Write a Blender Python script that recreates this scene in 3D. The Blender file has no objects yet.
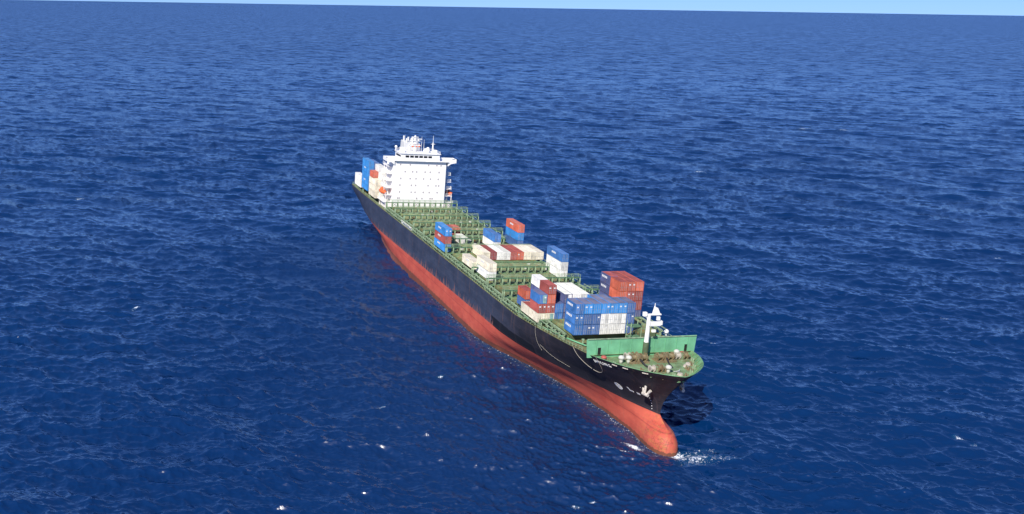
import bpy, math, random
import numpy as np
from mathutils import Matrix, Vector
random.seed(7)
rng = np.random.default_rng(11)
R = math.radians
scene = bpy.context.scene
COL = scene.collection

# ------------------------------------------------------------------ camera
CAM_H = 101.93
cd = bpy.data.cameras.new('camera'); cam = bpy.data.objects.new('camera', cd); COL.objects.link(cam)
ph, ro = R(14.028), R(0.901)
fw = Vector((0, math.cos(ph), -math.sin(ph))); rt = Vector((1, 0, 0)); up = rt.cross(fw)
r2 = rt * math.cos(ro) + up * math.sin(ro); u2 = -rt * math.sin(ro) + up * math.cos(ro)
M = Matrix((r2, u2, -fw)).transposed().to_4x4(); M.translation = Vector((0, 0, CAM_H))
cam.matrix_world = M
cd.sensor_width = 36; cd.lens = 999.36 / 1024 * 36
cd.clip_start = 1; cd.clip_end = 400000
scene.camera = cam

# ------------------------------------------------------------------ light
SUN_EL, SUN_AZ = 42, 200          # azimuth clockwise from +Y (camera looks along +Y)
w = bpy.data.worlds.new('World'); scene.world = w; w.use_nodes = True
wn = w.node_tree.nodes; wl = w.node_tree.links
bg = wn['Background']; sky = wn.new('ShaderNodeTexSky'); sky.sky_type = 'NISHITA'
sky.sun_disc = False; sky.sun_elevation = R(SUN_EL); sky.sun_rotation = R(SUN_AZ)
sky.altitude = 100; sky.air_density = 0.6; sky.dust_density = 0.0; sky.ozone_density = 6.0
def wmul(col, src):
    n = wn.new('ShaderNodeMix'); n.data_type = 'RGBA'; n.blend_type = 'MULTIPLY'; n.clamp_result = False
    n.inputs[0].default_value = 1; n.inputs[7].default_value = col + (1,); wl.new(src, n.inputs[6]); return n.outputs[2]
gm = wn.new('ShaderNodeGamma'); gm.inputs[1].default_value = .62          # a clear maritime sky: paler aloft, softer at the horizon
wl.new(wmul((.1, .1, .1), sky.outputs[0]), gm.inputs[0])
wl.new(wmul((3.5, 5.3, 9.3), gm.outputs[0]), bg.inputs[0]); bg.inputs[1].default_value = 0.10
sd = bpy.data.lights.new('sun', 'SUN'); sun = bpy.data.objects.new('sun', sd); COL.objects.link(sun)
sd.energy = 5.0; sd.angle = R(0.5); sd.color = (1.0, 0.94, 0.85)
sv = Vector((math.sin(R(SUN_AZ)) * math.cos(R(SUN_EL)), math.cos(R(SUN_AZ)) * math.cos(R(SUN_EL)), math.sin(R(SUN_EL))))
sun.rotation_euler = sv.to_track_quat('Z', 'Y').to_euler()
vs = scene.view_settings; vs.view_transform = 'Standard'; vs.look = 'None'; vs.exposure = 0.36; vs.gamma = 1

# ------------------------------------------------------------------ ship frame
# ship coordinates: x from the stern towards the bow, y to port, z up from the waterline
SX, SY, HEAD, HEEL = -13.142, 351.64, R(20.968), R(4.018)
_f = Vector((math.sin(HEAD), -math.cos(HEAD), 0)); _p = Vector((math.cos(HEAD), math.sin(HEAD), 0)); _z = Vector((0, 0, 1))
ay = _p * math.cos(HEEL) - _z * math.sin(HEEL); az = _p * math.sin(HEEL) + _z * math.cos(HEEL)
SHIP = Matrix((_f, ay, az)).transposed().to_4x4(); SHIP.translation = Vector((SX, SY, 0))
DX = 147.0
def world_at(x, y, z): return SHIP @ Matrix.Translation((x - DX, y, z))

# ------------------------------------------------------------------ helpers
class MB:
    def __init__(s): s.v = []; s.f = []
    def add(s, vs_, fs):
        n = len(s.v); s.v += [tuple(v) for v in vs_]; s.f += [tuple(i + n for i in f) for f in fs]; return s
    def box(s, x0, x1, y0, y1, z0, z1):
        return s.add([(x0,y0,z0),(x1,y0,z0),(x1,y1,z0),(x0,y1,z0),(x0,y0,z1),(x1,y0,z1),(x1,y1,z1),(x0,y1,z1)],
                     [(0,3,2,1),(4,5,6,7),(0,1,5,4),(1,2,6,5),(2,3,7,6),(3,0,4,7)])
    def tube(s, a, b, r, r2=None, n=8, caps=True):
        a = Vector(a); b = Vector(b); r2 = r if r2 is None else r2
        d = (b - a).normalized(); t = Vector((0,0,1)) if abs(d.z) < .9 else Vector((1,0,0))
        u = d.cross(t).normalized(); q = d.cross(u)
        vs_ = []
        for c, rr in ((a, r), (b, r2)):
            for i in range(n):
                an = 2*math.pi*i/n; vs_.append(c + (u*math.cos(an) + q*math.sin(an))*rr)
        fs = [(i, (i+1) % n, n + (i+1) % n, n + i) for i in range(n)]
        if caps: fs += [tuple(range(n-1, -1, -1)), tuple(range(n, 2*n))]
        return s.add(vs_, fs)
    def path(s, pts, r, n=5):
        for a, b in zip(pts[:-1], pts[1:]): s.tube(a, b, r, n=n)
        return s
    def prism(s, poly, y0, y1, axis='y'):
        n = len(poly)
        if axis == 'y': A = [(p[0], y0, p[1]) for p in poly]; B = [(p[0], y1, p[1]) for p in poly]
        elif axis == 'x': A = [(y0, p[0], p[1]) for p in poly]; B = [(y1, p[0], p[1]) for p in poly]
        else: A = [(p[0], p[1], y0) for p in poly]; B = [(p[0], p[1], y1) for p in poly]
        return s.add(A + B, [tuple(range(n)), tuple(range(2*n-1, n-1, -1))] + [(i, n+i, n+(i+1) % n, (i+1) % n) for i in range(n)])
    def ellip(s, c, rx, ry, rz, nu=12, nv=8):
        vs_ = []; fs = []
        for j in range(nv+1):
            t = math.pi*j/nv
            for i in range(nu):
                a = 2*math.pi*i/nu
                vs_.append((c[0]+rx*math.sin(t)*math.cos(a), c[1]+ry*math.sin(t)*math.sin(a), c[2]+rz*math.cos(t)))
        for j in range(nv):
            for i in range(nu): fs.append((j*nu+i, (j+1)*nu+i, (j+1)*nu+(i+1) % nu, j*nu+(i+1) % nu))
        return s.add(vs_, fs)
    def mesh(s, name, mat=None, smooth=False, fix=True):
        m = bpy.data.meshes.new(name); m.from_pydata(s.v, [], s.f); m.update()
        if fix:
            import bmesh
            b = bmesh.new(); b.from_mesh(m); bmesh.ops.recalc_face_normals(b, faces=b.faces); b.to_mesh(m); b.free()
        if mat: m.materials.append(mat)
        if smooth:
            for p in m.polygons: p.use_smooth = True
        return m
def shifted(mb):            # ship coordinates -> root-local
    mb.v = [(x - DX, y, z) for x, y, z in mb.v]; return mb
def part(name, mesh, parent, loc=None, kind=None, label=None):
    o = bpy.data.objects.new(name, mesh); COL.objects.link(o); o.parent = parent
    if loc is not None: o.location = loc
    if kind: o['kind'] = kind
    if label: o['label'] = label
    return o
def spart(name, mb, mat, parent, smooth=False, kind=None, label=None):   # part given in ship coordinates
    return part(name, shifted(mb).mesh(name, mat, smooth), parent, None, kind, label)
def thing(name, label, cat, mw, group=None):
    o = bpy.data.objects.new(name, None); COL.objects.link(o); o.matrix_world = mw
    o.empty_display_size = .5; o['label'] = label; o['category'] = cat
    if group: o['group'] = group
    return o

# ------------------------------------------------------------------ materials
def nodes(name):
    m = bpy.data.materials.new(name); m.use_nodes = True
    nt = m.node_tree; return m, nt, nt.nodes['Principled BSDF']
def N(nt, typ, **k):
    n = nt.nodes.new(typ)
    for a, b in k.items():
        if a.startswith('i_'): n.inputs[int(a[2:])].default_value = b
        else: setattr(n, a, b)
    return n
def noise(nt, vec, scale, detail=4, rough=.55, mapscale=None):
    n = N(nt, 'ShaderNodeTexNoise'); n.inputs['Scale'].default_value = scale
    n.inputs['Detail'].default_value = detail; n.inputs['Roughness'].default_value = rough
    if mapscale:
        mp = N(nt, 'ShaderNodeMapping'); mp.inputs['Scale'].default_value = mapscale
        nt.links.new(vec, mp.inputs[0]); vec = mp.outputs[0]
    nt.links.new(vec, n.inputs['Vector']); return n.outputs['Fac']
def ramp(nt, fac, a, b, c0=(0,0,0,1), c1=(1,1,1,1)):
    r = N(nt, 'ShaderNodeValToRGB'); e = r.color_ramp.elements
    e[0].position = a; e[1].position = b; e[0].color = c0; e[1].color = c1
    nt.links.new(fac, r.inputs[0]); return r.outputs[0]
def mix(nt, fac, a, b, mode='MIX'):
    m = N(nt, 'ShaderNodeMix', data_type='RGBA', blend_type=mode)
    for s_, v in ((m.inputs[0], fac), (m.inputs[6], a), (m.inputs[7], b)):
        if isinstance(v, (int, float)): s_.default_value = v
        elif isinstance(v, tuple): s_.default_value = v if len(v) == 4 else v + (1,)
        else: nt.links.new(v, s_)
    return m.outputs[2]
def math_(nt, op, a, b=0.0, c=None):
    m = N(nt, 'ShaderNodeMath', operation=op)
    for i, v in enumerate((a, b, c)):
        if v is None: continue
        if isinstance(v, (int, float)): m.inputs[i].default_value = v
        else: nt.links.new(v, m.inputs[i])
    return m.outputs[0]
def coords(nt, which='Object'):
    return N(nt, 'ShaderNodeTexCoord').outputs[which]
RUST = (.20, .075, .03)
def painted(name, col, rough=.5, rust=.25, var=.25, scale=.35, rustcol=RUST, bump=.0, rnd=.0):
    m, nt, b = nodes(name); co = coords(nt)
    if rnd:
        oi = N(nt, 'ShaderNodeObjectInfo'); va = N(nt, 'ShaderNodeVectorMath', operation='ADD')
        nt.links.new(co, va.inputs[0]); cm = N(nt, 'ShaderNodeCombineXYZ')
        nt.links.new(math_(nt, 'MULTIPLY', oi.outputs['Random'], 97.), cm.inputs[0]); nt.links.new(cm.outputs[0], va.inputs[1])
        co = va.outputs[0]
    n1 = noise(nt, co, scale, 5, .6)
    dark = tuple(c*(1-var) for c in col); light = tuple(min(1, c*(1+var)+.01) for c in col)
    c = mix(nt, ramp(nt, n1, .3, .7), dark, light)
    n2 = noise(nt, co, scale*5, 6, .7, (1, 1, .35))
    if rust > 0:
        t = .78 - rust*.45
        c = mix(nt, ramp(nt, n2, t, min(.99, t+.12)), c, rustcol)
    if rnd:
        mr = N(nt, 'ShaderNodeMapRange'); mr.inputs[3].default_value = 1-.22*rnd; mr.inputs[4].default_value = 1+.18*rnd; nt.links.new(oi.outputs['Random'], mr.inputs[0])
        cb = N(nt, 'ShaderNodeCombineColor'); [nt.links.new(mr.outputs[0], cb.inputs[i]) for i in range(3)]
        c = mix(nt, 1., c, cb.outputs[0], 'MULTIPLY')
    nt.links.new(c, b.inputs['Base Color']); b.inputs['Roughness'].default_value = rough
    b.inputs['Specular IOR Level'].default_value = .35
    return m

MAT = {}
def P(name, *a, **k): MAT[name] = painted(name, *a, **k); return MAT[name]
P('deck_green', (.125, .16, .07), .8, .66, .4, .3, (.22, .13, .05))
P('foredeck_green', (.13, .23, .11), .8, .60, .45, .5, (.24, .19, .09))
P('winch_green', (.16, .22, .12), .7, .6, .4, .8)
P('hatch_olive', (.165, .23, .10), .75, .64, .6, .3, (.26, .15, .055), rnd=1)
P('frame_green', (.085, .18, .085), .7, .45, .35, .5)
P('post_green', (.23, .32, .19), .7, .46, .55, .7)
P('coaming', (.075, .11, .055), .8, .55, .3, .4)
P('bulwark_green', (.145, .40, .215), .65, .36, .22, .3, (.26, .24, .08))
P('fittings', (.19, .165, .09), .7, .6, .4, .8)
P('bulwark_worn', (.12, .27, .13), .7, .55, .35, .5, (.20, .20, .09))
P('white_paint', (.84, .83, .80), .45, .06, .04, .2, (.5, .36, .24))
P('white_side', (.80, .76, .72), .55, .30, .06, .4, (.45, .28, .2))
P('vent_grey', (.50, .50, .44), .6, .4, .2, 1)
P('mast_white', (.80, .79, .74), .5, .15, .05, .6, (.5, .34, .2))
P('lifeboat_orange', (.72, .13, .03), .45, .05, .1, .5)
P('glass_dark', (.012, .014, .018), .15, 0, .2, 1)
P('glass_grey', (.30, .28, .29), .25, 0, .3, 1)
P('hole_shadow', (.01, .012, .01), .8, 0, .2, 1)  # near-black colour standing in for the darkness inside openings
P('rope', (.42, .38, .32), .9, .1, .2, 2)
P('anchor_metal', (.50, .46, .40), .7, .5, .2, .8)
P('funnel_paint', (.60, .60, .58), .5, .2, .1, .4)
P('black_paint', (.02, .02, .022), .6, .2, .2, .5)
P('lettering', (.78, .78, .76), .6, .25, .05, 2, (.2, .2, .2))
# container paints
CP = dict(blue=(.045, .165, .43), deepblue=(.06, .135, .33), slate=(.085, .10, .22), red=(.35, .08, .062),
          orange=(.54, .12, .065), cream=(.76, .69, .53), white=(.74, .73, .68), pink=(.62, .47, .40), teal=(.30, .52, .48), maroon=(.24, .05, .05), sky=(.04,.24,.58))
for k_, c_ in CP.items():
    P('box_' + k_, c_, .55, .40, .28, .4, (.24, .12, .07) if k_ != 'white' else (.5, .38, .28), rnd=1)
    P('roof_' + k_, tuple(x*.8+.04 for x in c_), .65, .42, .2, .3, (.17, .10, .08), rnd=1)
P('roof_rusty', (.30, .07, .055), .7, .4, .25, .4, (.14, .06, .05), rnd=1)
P('roof_purple', (.13, .13, .19), .7, .45, .3, .3, (.19, .14, .12), rnd=1)
P('roof_bright', (.66, .66, .56), .6, .42, .16, .3, (.55, .36, .2), rnd=1)
P('lock_bar', (.30, .31, .33), .5, .2, .1, 1)
P('logo_white', (.75, .75, .74), .6, .1, .05, 1, (.5, .4, .35))

def hull_material():
    m, nt, b = nodes('hull_paint'); co = coords(nt)
    sp = N(nt, 'ShaderNodeSeparateXYZ'); nt.links.new(co, sp.inputs[0]); X, Z = sp.outputs[0], sp.outputs[2]
    lz = N(nt, 'ShaderNodeMapRange'); lz.inputs[1].default_value = -85; lz.inputs[2].default_value = 60; lz.inputs[3].default_value = 5.9; lz.inputs[4].default_value = 7.5; nt.links.new(X, lz.inputs[0])
    # topsides: grey-navy abaft, running to near-black forward
    big = noise(nt, co, .035, 5, .6)
    mid = noise(nt, co, .25, 6, .65, (.5, 1, 1.2))
    fine = noise(nt, co, 1.2, 5, .7, (1, 1, .18))
    fwdf = N(nt, 'ShaderNodeMapRange', interpolation_type='SMOOTHSTEP'); fwdf.inputs[1].default_value = 62; fwdf.inputs[2].default_value = 116
    nt.links.new(math_(nt, 'ADD', X, math_(nt, 'MULTIPLY', big, 30)), fwdf.inputs[0])
    aft = mix(nt, ramp(nt, mid, .35, .65), (.024, .033, .060), (.044, .056, .094))
    fwd = mix(nt, ramp(nt, mid, .35, .7), (.013, .013, .017), (.035, .030, .040))
    top = mix(nt, fwdf.outputs[0], aft, fwd)
    # near-black strip just above the boot top, forward of amidships
    px = math_(nt, 'ADD', X, math_(nt, 'MULTIPLY', noise(nt, co, .5, 3), 4))
    strip = math_(nt, 'MULTIPLY', math_(nt, 'GREATER_THAN', px, 62), math_(nt, 'LESS_THAN', px, 92))
    strip = math_(nt, 'MULTIPLY', strip, math_(nt, 'LESS_THAN', math_(nt, 'ADD', Z, mid), 10.6))
    top = mix(nt, strip, top, (.008, .009, .013))
    top = mix(nt, math_(nt, 'MULTIPLY', ramp(nt, fine, .66, .76), .55), top, (.13, .085, .065))
    # scrapes showing primer above the boot top along the midbody
    st = noise(nt, co, 1.0, 4, .7, (.8, 0, .02)); hgt = math_(nt, 'MULTIPLY', math_(nt, 'MAXIMUM', math_(nt, 'SUBTRACT', st, .47), 0), 17.)
    lim = math_(nt, 'ADD', math_(nt, 'SUBTRACT', lz.outputs[0], .2), hgt)
    amid = math_(nt, 'LESS_THAN', X, 62)
    scr = math_(nt, 'MULTIPLY', math_(nt, 'LESS_THAN', Z, lim), amid)
    top = mix(nt, math_(nt, 'MULTIPLY', scr, .75), top, (.22, .10, .085))
    rail = math_(nt, 'GREATER_THAN', Z, 30)
    # red antifouling
    red = mix(nt, ramp(nt, mid, .3, .7), (.40, .06, .042), (.56, .115, .07))
    weed_fac = N(nt, 'ShaderNodeMapRange'); weed_fac.inputs[1].default_value = 4.4; weed_fac.inputs[2].default_value = 1.6; nt.links.new(math_(nt, 'ADD', Z, math_(nt, 'MULTIPLY', fine, 4.0)), weed_fac.inputs[0])  # weed stain on the lower red, stronger towards the waterline
    weed = mix(nt, ramp(nt, mid, .35, .6), (.17, .05, .035), (.30, .10, .05))
    red = mix(nt, math_(nt, 'MULTIPLY', weed_fac.outputs[0], .5), red, weed)
    line = math_(nt, 'LESS_THAN', math_(nt, 'ABSOLUTE', math_(nt, 'SUBTRACT', Z, 4.6)), .12)
    red = mix(nt, math_(nt, 'MULTIPLY', line, .45), red, (.2, .03, .03))
    red = mix(nt, math_(nt, 'MULTIPLY', ramp(nt, fine, .6, .72), .35), red, (.16, .05, .04))
    bow = N(nt, 'ShaderNodeMapRange', interpolation_type='SMOOTHSTEP'); bow.inputs[1].default_value = 128; bow.inputs[2].default_value = 142; nt.links.new(X, bow.inputs[0])
    scf = noise(nt, co, .9, 8, .75, (.35, 1, 1.3)); scf2 = math_(nt, 'ABSOLUTE', math_(nt, 'SUBTRACT', noise(nt, co, .33, 5, .6), .5))
    red = mix(nt, math_(nt, 'MULTIPLY', bow.outputs[0], math_(nt, 'MULTIPLY', ramp(nt, scf, .48, .66), .7)), red, (.42, .20, .06))
    red = mix(nt, math_(nt, 'MULTIPLY', bow.outputs[0], math_(nt, 'MULTIPLY', ramp(nt, scf2, .0, .018, (1,1,1,1), (0,0,0,1)), .6)), red, (.10, .04, .02))
    wetz = math_(nt, 'LESS_THAN', math_(nt, 'ADD', Z, math_(nt, 'MULTIPLY', fine, 1.2)), 1.3)
    red = mix(nt, math_(nt, 'MULTIPLY', wetz, .7), red, (.07, .04, .025))
    boot = math_(nt, 'LESS_THAN', math_(nt, 'ADD', Z, math_(nt, 'MULTIPLY', mid, .25)), lz.outputs[0])
    c = mix(nt, boot, top, red)
    def seam(v, step, w_):
        f = math_(nt, 'FRACT', math_(nt, 'DIVIDE', v, step)); return math_(nt, 'LESS_THAN', f, w_/step)
    sm_ = math_(nt, 'MAXIMUM', seam(X, 11.3, .22), seam(Z, 2.6, .09))
    c = mix(nt, math_(nt, 'MULTIPLY', sm_, .22), c, (.16, .10, .09))
    rz = noise(nt, co, .8, 4, .65, (1.1, 1, .05)); c = mix(nt, math_(nt, 'MULTIPLY', ramp(nt, rz, .60, .72), math_(nt, 'MULTIPLY', math_(nt, 'GREATER_THAN', Z, 11.), .4)), c, (.20, .10, .06))
    nt.links.new(c, b.inputs['Base Color']); b.inputs['Roughness'].default_value = .6
    b.inputs['Specular IOR Level'].default_value = .3
    bp = N(nt, 'ShaderNodeBump'); bp.inputs['Strength'].default_value = .35; bp.inputs['Distance'].default_value = .25
    nt.links.new(noise(nt, co, .22, 3, .5), bp.inputs['Height']); nt.links.new(bp.outputs[0], b.inputs['Normal'])
    return m
MAT['hull'] = hull_material()

# ------------------------------------------------------------------ hull form
I = np.interp
RIMX = [0, 228, 238, 246, 256, 270, 276, 283, 294]; RIMZ = [15.8, 15.8, 16.5, 17.2, 17.9, 19.0, 19.6, 20.0, 20.3]
def rimz(x): return float(I(x, RIMX, RIMZ))
# level: z, x aft, x fwd, [(x, half breadth)...]
LEV = [
 (-9.0, 34, 262, [(34,0),(60,8),(90,14),(120,15),(170,15),(200,9),(235,3),(262,0)]),
 (-5.0, 22, 288.5,[(22,0),(40,6),(70,13.5),(100,16.1),(180,16.1),(205,12),(230,6),(255,2.6),(275,2.2),(284,2.6),(288.5,0)]),
 (-2.0, 14, 290.8,[(14,0),(28,6),(55,13),(80,16.1),(190,16.1),(208,12.6),(232,6.6),(255,3.2),(275,2.6),(286,3.2),(289.4,1.9),(290.8,0)]),
 (0.0, 9, 291.2, [(9,0),(22,6.6),(40,10),(60,13.0),(78,14.9),(98,15.9),(110,16.1),(196,16.1),(208,13.2),(224,9.4),(238,6.3),(252,4.3),(262,3.1),(275,2.7),(285.5,3.4),(289.6,2.3),(291.2,0)]),
 (2.2, 7, 290.8, [(7,0),(14,6.4),(30,10.0),(55,13.7),(76,15.4),(98,16.1),(201,16.1),(212,13.8),(226,10.6),(240,7.4),(254,4.8),(264,3.5),(275,2.7),(285.5,3.3),(289.,2.3),(290.8,0)]),
 (4.3, 4, 289.2, [(4,0),(8,8.0),(24,11.8),(45,14.6),(70,16.1),(207,16.1),(220,14.2),(232,11.4),(245,8.2),(256,5.7),(266,3.9),(275,2.7),(284.2,2.6),(288,1.9),(289.2,0)]),
 (5.9, 2, 286.2, [(2,0),(4,10),(20,13),(40,15.3),(60,16.1),(212,16.1),(226,14.2),(238,11.8),(250,8.8),(260,5.9),(270,3.9),(278,2.2),(283,1.3),(286.2,0)]),
 (7.4, 1, 283.6, [(1,11),(14,13.2),(34,15.4),(52,16.1),(216,16.1),(228.6,14.8),(243.4,11.9),(255.5,8.7),(263,6.4),(271,4.3),(278,2.1),(283.6,0)]),
 (10.5, 0.3, 284.3,[(0.3,13.2),(14,14.4),(34,15.9),(45,16.1),(224,16.1),(238,14.9),(250,12.3),(261,9.2),(270,6.5),(278,3.4),(284.3,0)]),
 (14.0, 0, 286.8,[(0,15.2),(20,16.0),(30,16.1),(234,16.1),(248,15.2),(260,12.9),(270,10.2),(279,6.6),(284,3.3),(286.8,0)]),
 (18.0, 0, 290.6, [(0,15.8),(14,16.1),(246,16.1),(260,15.3),(270,13.9),(277,11.6),(283,8.6),(287,5.0),(289.4,2.3),(290.6,0)]),
 (20.3, 0, 292.9, [(0,15.8),(14,16.1),(250,16.1),(264,15.7),(271,15.2),(276,13.9),(280,12.5),(283.4,10.9),(286.6,8.6),(289.2,5.9),(291.2,3.3),(292.4,1.3),(292.9,0)]),
]
NT = 230
tt = np.concatenate([np.linspace(0, .08, 24, endpoint=False), np.linspace(.08, .7, 70, endpoint=False), np.linspace(.7, .93, 60, endpoint=False), 1-.07*np.linspace(1, 0, 60)**1.8])
def level_curve(L):
    z, xa, xf, pts = L; px = np.array([p[0] for p in pts]); py = np.array([p[1] for p in pts], float)
    X = xa + tt*(xf - xa)
    # smooth interpolation (pchip-like): resample linear then blur except ends
    Y = I(X, px, py)
    for _ in range(3):
        Y2 = Y.copy(); Y2[2:-2] = (Y[:-4] + 2*Y[1:-3] + 3*Y[2:-2] + 2*Y[3:-1] + Y[4:])/9; Y = Y2
    Y = np.minimum(Y, 16.1)
    if z <= 5.0:                            # blunt, rounded bulb nose
        a_ = 5.0; y0 = float(I(xf - a_, X, Y)); e = xf - X
        Y = np.where(e < a_, y0*np.sqrt(np.maximum(0, 1 - (1 - np.maximum(e, 0)/a_)**2)), Y); Y[-1] = 0
    elif py[-1] == 0:                       # round the stem a little
        e = (xf - X); Y = np.where(e < 2.2, np.minimum(Y*1.0 + .0, np.maximum(Y, 1.35*np.sqrt(np.maximum(e, 0)/2.2)*min(1, Y[X < xf-2.2][-1]/1.2))), Y)
        Y[-1] = 0
    return X, Y
LC = [level_curve(L) for L in LEV]; LZ = np.array([L[0] for L in LEV])
def section(z, t_idx=None):
    """x,y arrays of the hull at height z (z may be an array per station)"""
    z = np.broadcast_to(np.asarray(z, float), tt.shape); X = np.empty_like(tt); Y = np.empty_like(tt)
    AX = np.array([c[0] for c in LC]); AY = np.array([c[1] for c in LC])
    k = np.clip(np.searchsorted(LZ, z) - 1, 0, len(LZ)-2); f = (z - LZ[k])/(LZ[k+1]-LZ[k])
    # catmull-rom in z
    idx = np.arange(len(tt))
    def cr(A):
        p0 = A[np.maximum(k-1, 0), idx]; p1 = A[k, idx]; p2 = A[k+1, idx]; p3 = A[np.minimum(k+2, len(LZ)-1), idx]
        lin = p1 + (p2-p1)*f
        c = p1 + .5*f*((p2-p0) + f*(2*p0-5*p1+4*p2-p3 + f*(3*(p1-p2)+p3-p0)))
        return .5*lin + .5*c
    return cr(AX), np.clip(cr(AY), 0, 16.1)
def half_at(x, z):
    X, Y = section(z); return float(I(x, X, Y))
zl = [-9, -7, -5, -3.5, -2, -1, 0, .75, 1.5, 2.2, 3, 3.7, 4.3, 5, 5.6, 6.2, 6.8, 7.4, 8.2, 9.3, 10.5, 12, 13.6, 15, 15.8]
rows = []
Xr, _ = section(18.)
rimv = np.array([rimz(x) for x in Xr])
for z in zl: rows.append((*section(z), np.full_like(tt, z)))
for k in range(1, 7):
    zz = 15.8 + (rimv - 15.8)*k/6
    if k == 6: rimX, rimY = section(zz)
    rows.append((*section(zz), zz))
rimZ = rows[-1][2]
def grid_faces(nr, nc, flip=False):
    return [((a, a+1, b+1, b) if not flip else (a, b, b+1, a+1)) for r in range(nr-1) for c in range(nc-1) for a, b in ((r*nc+c, (r+1)*nc+c),)]

# ------------------------------------------------------------------ the ship
ship = thing('container_ship', 'long container ship with black topsides, red lower hull and green decks', 'ship', SHIP)
mb = MB()
for sgn in (-1, 1):
    vs_ = [(x, sgn*y, z) for X, Y, Z in rows for x, y, z in zip(X, Y, Z)]
    mb.add(vs_, grid_faces(len(rows), len(tt), sgn > 0))
# transom and bottom
tr = [(rows[r][0][0], rows[r][1][0], rows[r][2][0]) for r in range(len(rows))]
mb.add([(x, -y, z) for x, y, z in tr] + tr, [(i, i+1, len(tr)+i+1, len(tr)+i) for i in range(len(tr)-1)])
def weld(me, d=1e-3):
    import bmesh
    b = bmesh.new(); b.from_mesh(me); bmesh.ops.remove_doubles(b, verts=b.verts, dist=d)
    bmesh.ops.dissolve_degenerate(b, edges=b.edges, dist=1e-4)
    bmesh.ops.recalc_face_normals(b, faces=b.faces); b.to_mesh(me); b.free()
    for p in me.polygons: p.use_smooth = True
hm = shifted(mb).mesh('hull', MAT['hull'], True, fix=False); weld(hm)
try: hm.set_sharp_from_angle(angle=R(35))
except Exception: pass
hull = part('hull', hm, ship)

# main deck following the deck edge
mb = MB(); sel = [i for i in range(len(tt)) if rimX[i] <= 272.5]
mb.add([(rimX[i], s*(rimY[i]-.05), rimZ[i]-.06) for i in sel for s in (-1, -.5, 0, .5, 1)], [(a*5+c, a*5+c+1, a*5+c+6, a*5+c+5) for a in range(len(sel)-1) for c in range(4)])
spart('main_deck', mb, MAT['deck_green'], ship)
FD = 18.35
fx, fy = section(FD); mb = MB(); sel = [i for i in range(len(tt)) if fx[i] >= 268]
mb.add([(fx[i], s*max(fy[i]-.1, 0), FD) for i in sel for s in (-1, 1)], [(2*a, 2*a+1, 2*a+3, 2*a+2) for a in range(len(sel)-1)])
spart('forecastle_deck', mb, MAT['foredeck_green'], ship)
# bulwark: inner skin and cap rail round the forecastle
mb = MB()
sel = [i for i in range(len(tt)) if rimX[i] >= 271.5]
for s in (-1, 1):
    vs_ = []
    for i in sel:
        x, y, z = rimX[i], rimY[i], rimZ[i]
        xi = x - (.14 if y < 4 else .05*(16.1-y)/6); yi = max(y - .12, 0)
        fi_y = max(0, float(I(min(fx[i], 290.9), fx, fy)) - .25)
        vs_ += [(x+.04, s*(y+.04), z+.02), (x, s*y, z+.12), (xi, s*yi, z+.12), (min(xi, fx[i]-.2), s*min(yi, fi_y), FD)]
    n = len(sel)
    mb.add(vs_, [(a*4+c, a*4+c+1, a*4+c+5, a*4+c+4) for a in range(n-1) for c in range(3)])
spart('bulwark', mb, MAT['bulwark_worn'], ship)
for s in (-1, 1):       # bulwark stays
    for i in sel[::5]:
        x, y, z = rimX[i], rimY[i]-.35, rimZ[i]
        if y < 2: continue
        yb = half_at(x-.4, FD) - .3
        m_ = MB().prism([(0, 0), (-.8, 0), (y-.05-yb, z-FD-.05), (y-yb+.02, z-FD-.05)], -.06, .06, 'x'); m_.v = [(v[0], s*v[1], v[2]) for v in m_.v]
        o = part('bulwark_stay', m_.mesh('bulwark_stay', MAT['bulwark_worn']), ship, (x-DX-.4, s*yb, FD))
# breakwater
mb = MB(); bx = 271.5
mb.prism([(-15.0, 18.3), (15.0, 18.3), (15.3, 23.1), (0, 22.9), (-15.5, 22.9)], bx-.12, bx+.12, 'x')
bw = spart('breakwater', mb, MAT['bulwark_green'], ship)
for k in range(13):
    y = -14 + k*28/12
    m_ = MB().prism([(-.1, 0), (-1.5, 0), (-.1, 4.0)], -.06, .06)
    part('breakwater_stiffener', m_.mesh('breakwater_stiffener', MAT['bulwark_green']), bw, (bx-DX-.02, y, 18.6))
for k in range(9):
    part('breakwater_frame', MB().box(.0, .10, -.05, .05, 0, 4.1).mesh('breakwater_frame', MAT['bulwark_green']), bw, (bx-DX+.12, -12.8 + k*3.2, 18.7))
for y in (-11.9, 12.4):
    part('breakwater_door_shadow', MB().box(.0, .05, -.4, .4, 0, 1.9).mesh('breakwater_door_shadow', MAT['hole_shadow']), bw, (bx-DX+.13, y, 18.9))  # flat near-black plates painted as the darkness of the door openings
part('breakwater_cap', MB().box(-.25, .3, -15.2, 15.2, 0, .12).mesh('breakwater_cap', MAT['post_green']), bw, (bx-DX, 0, 22.92))

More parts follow.
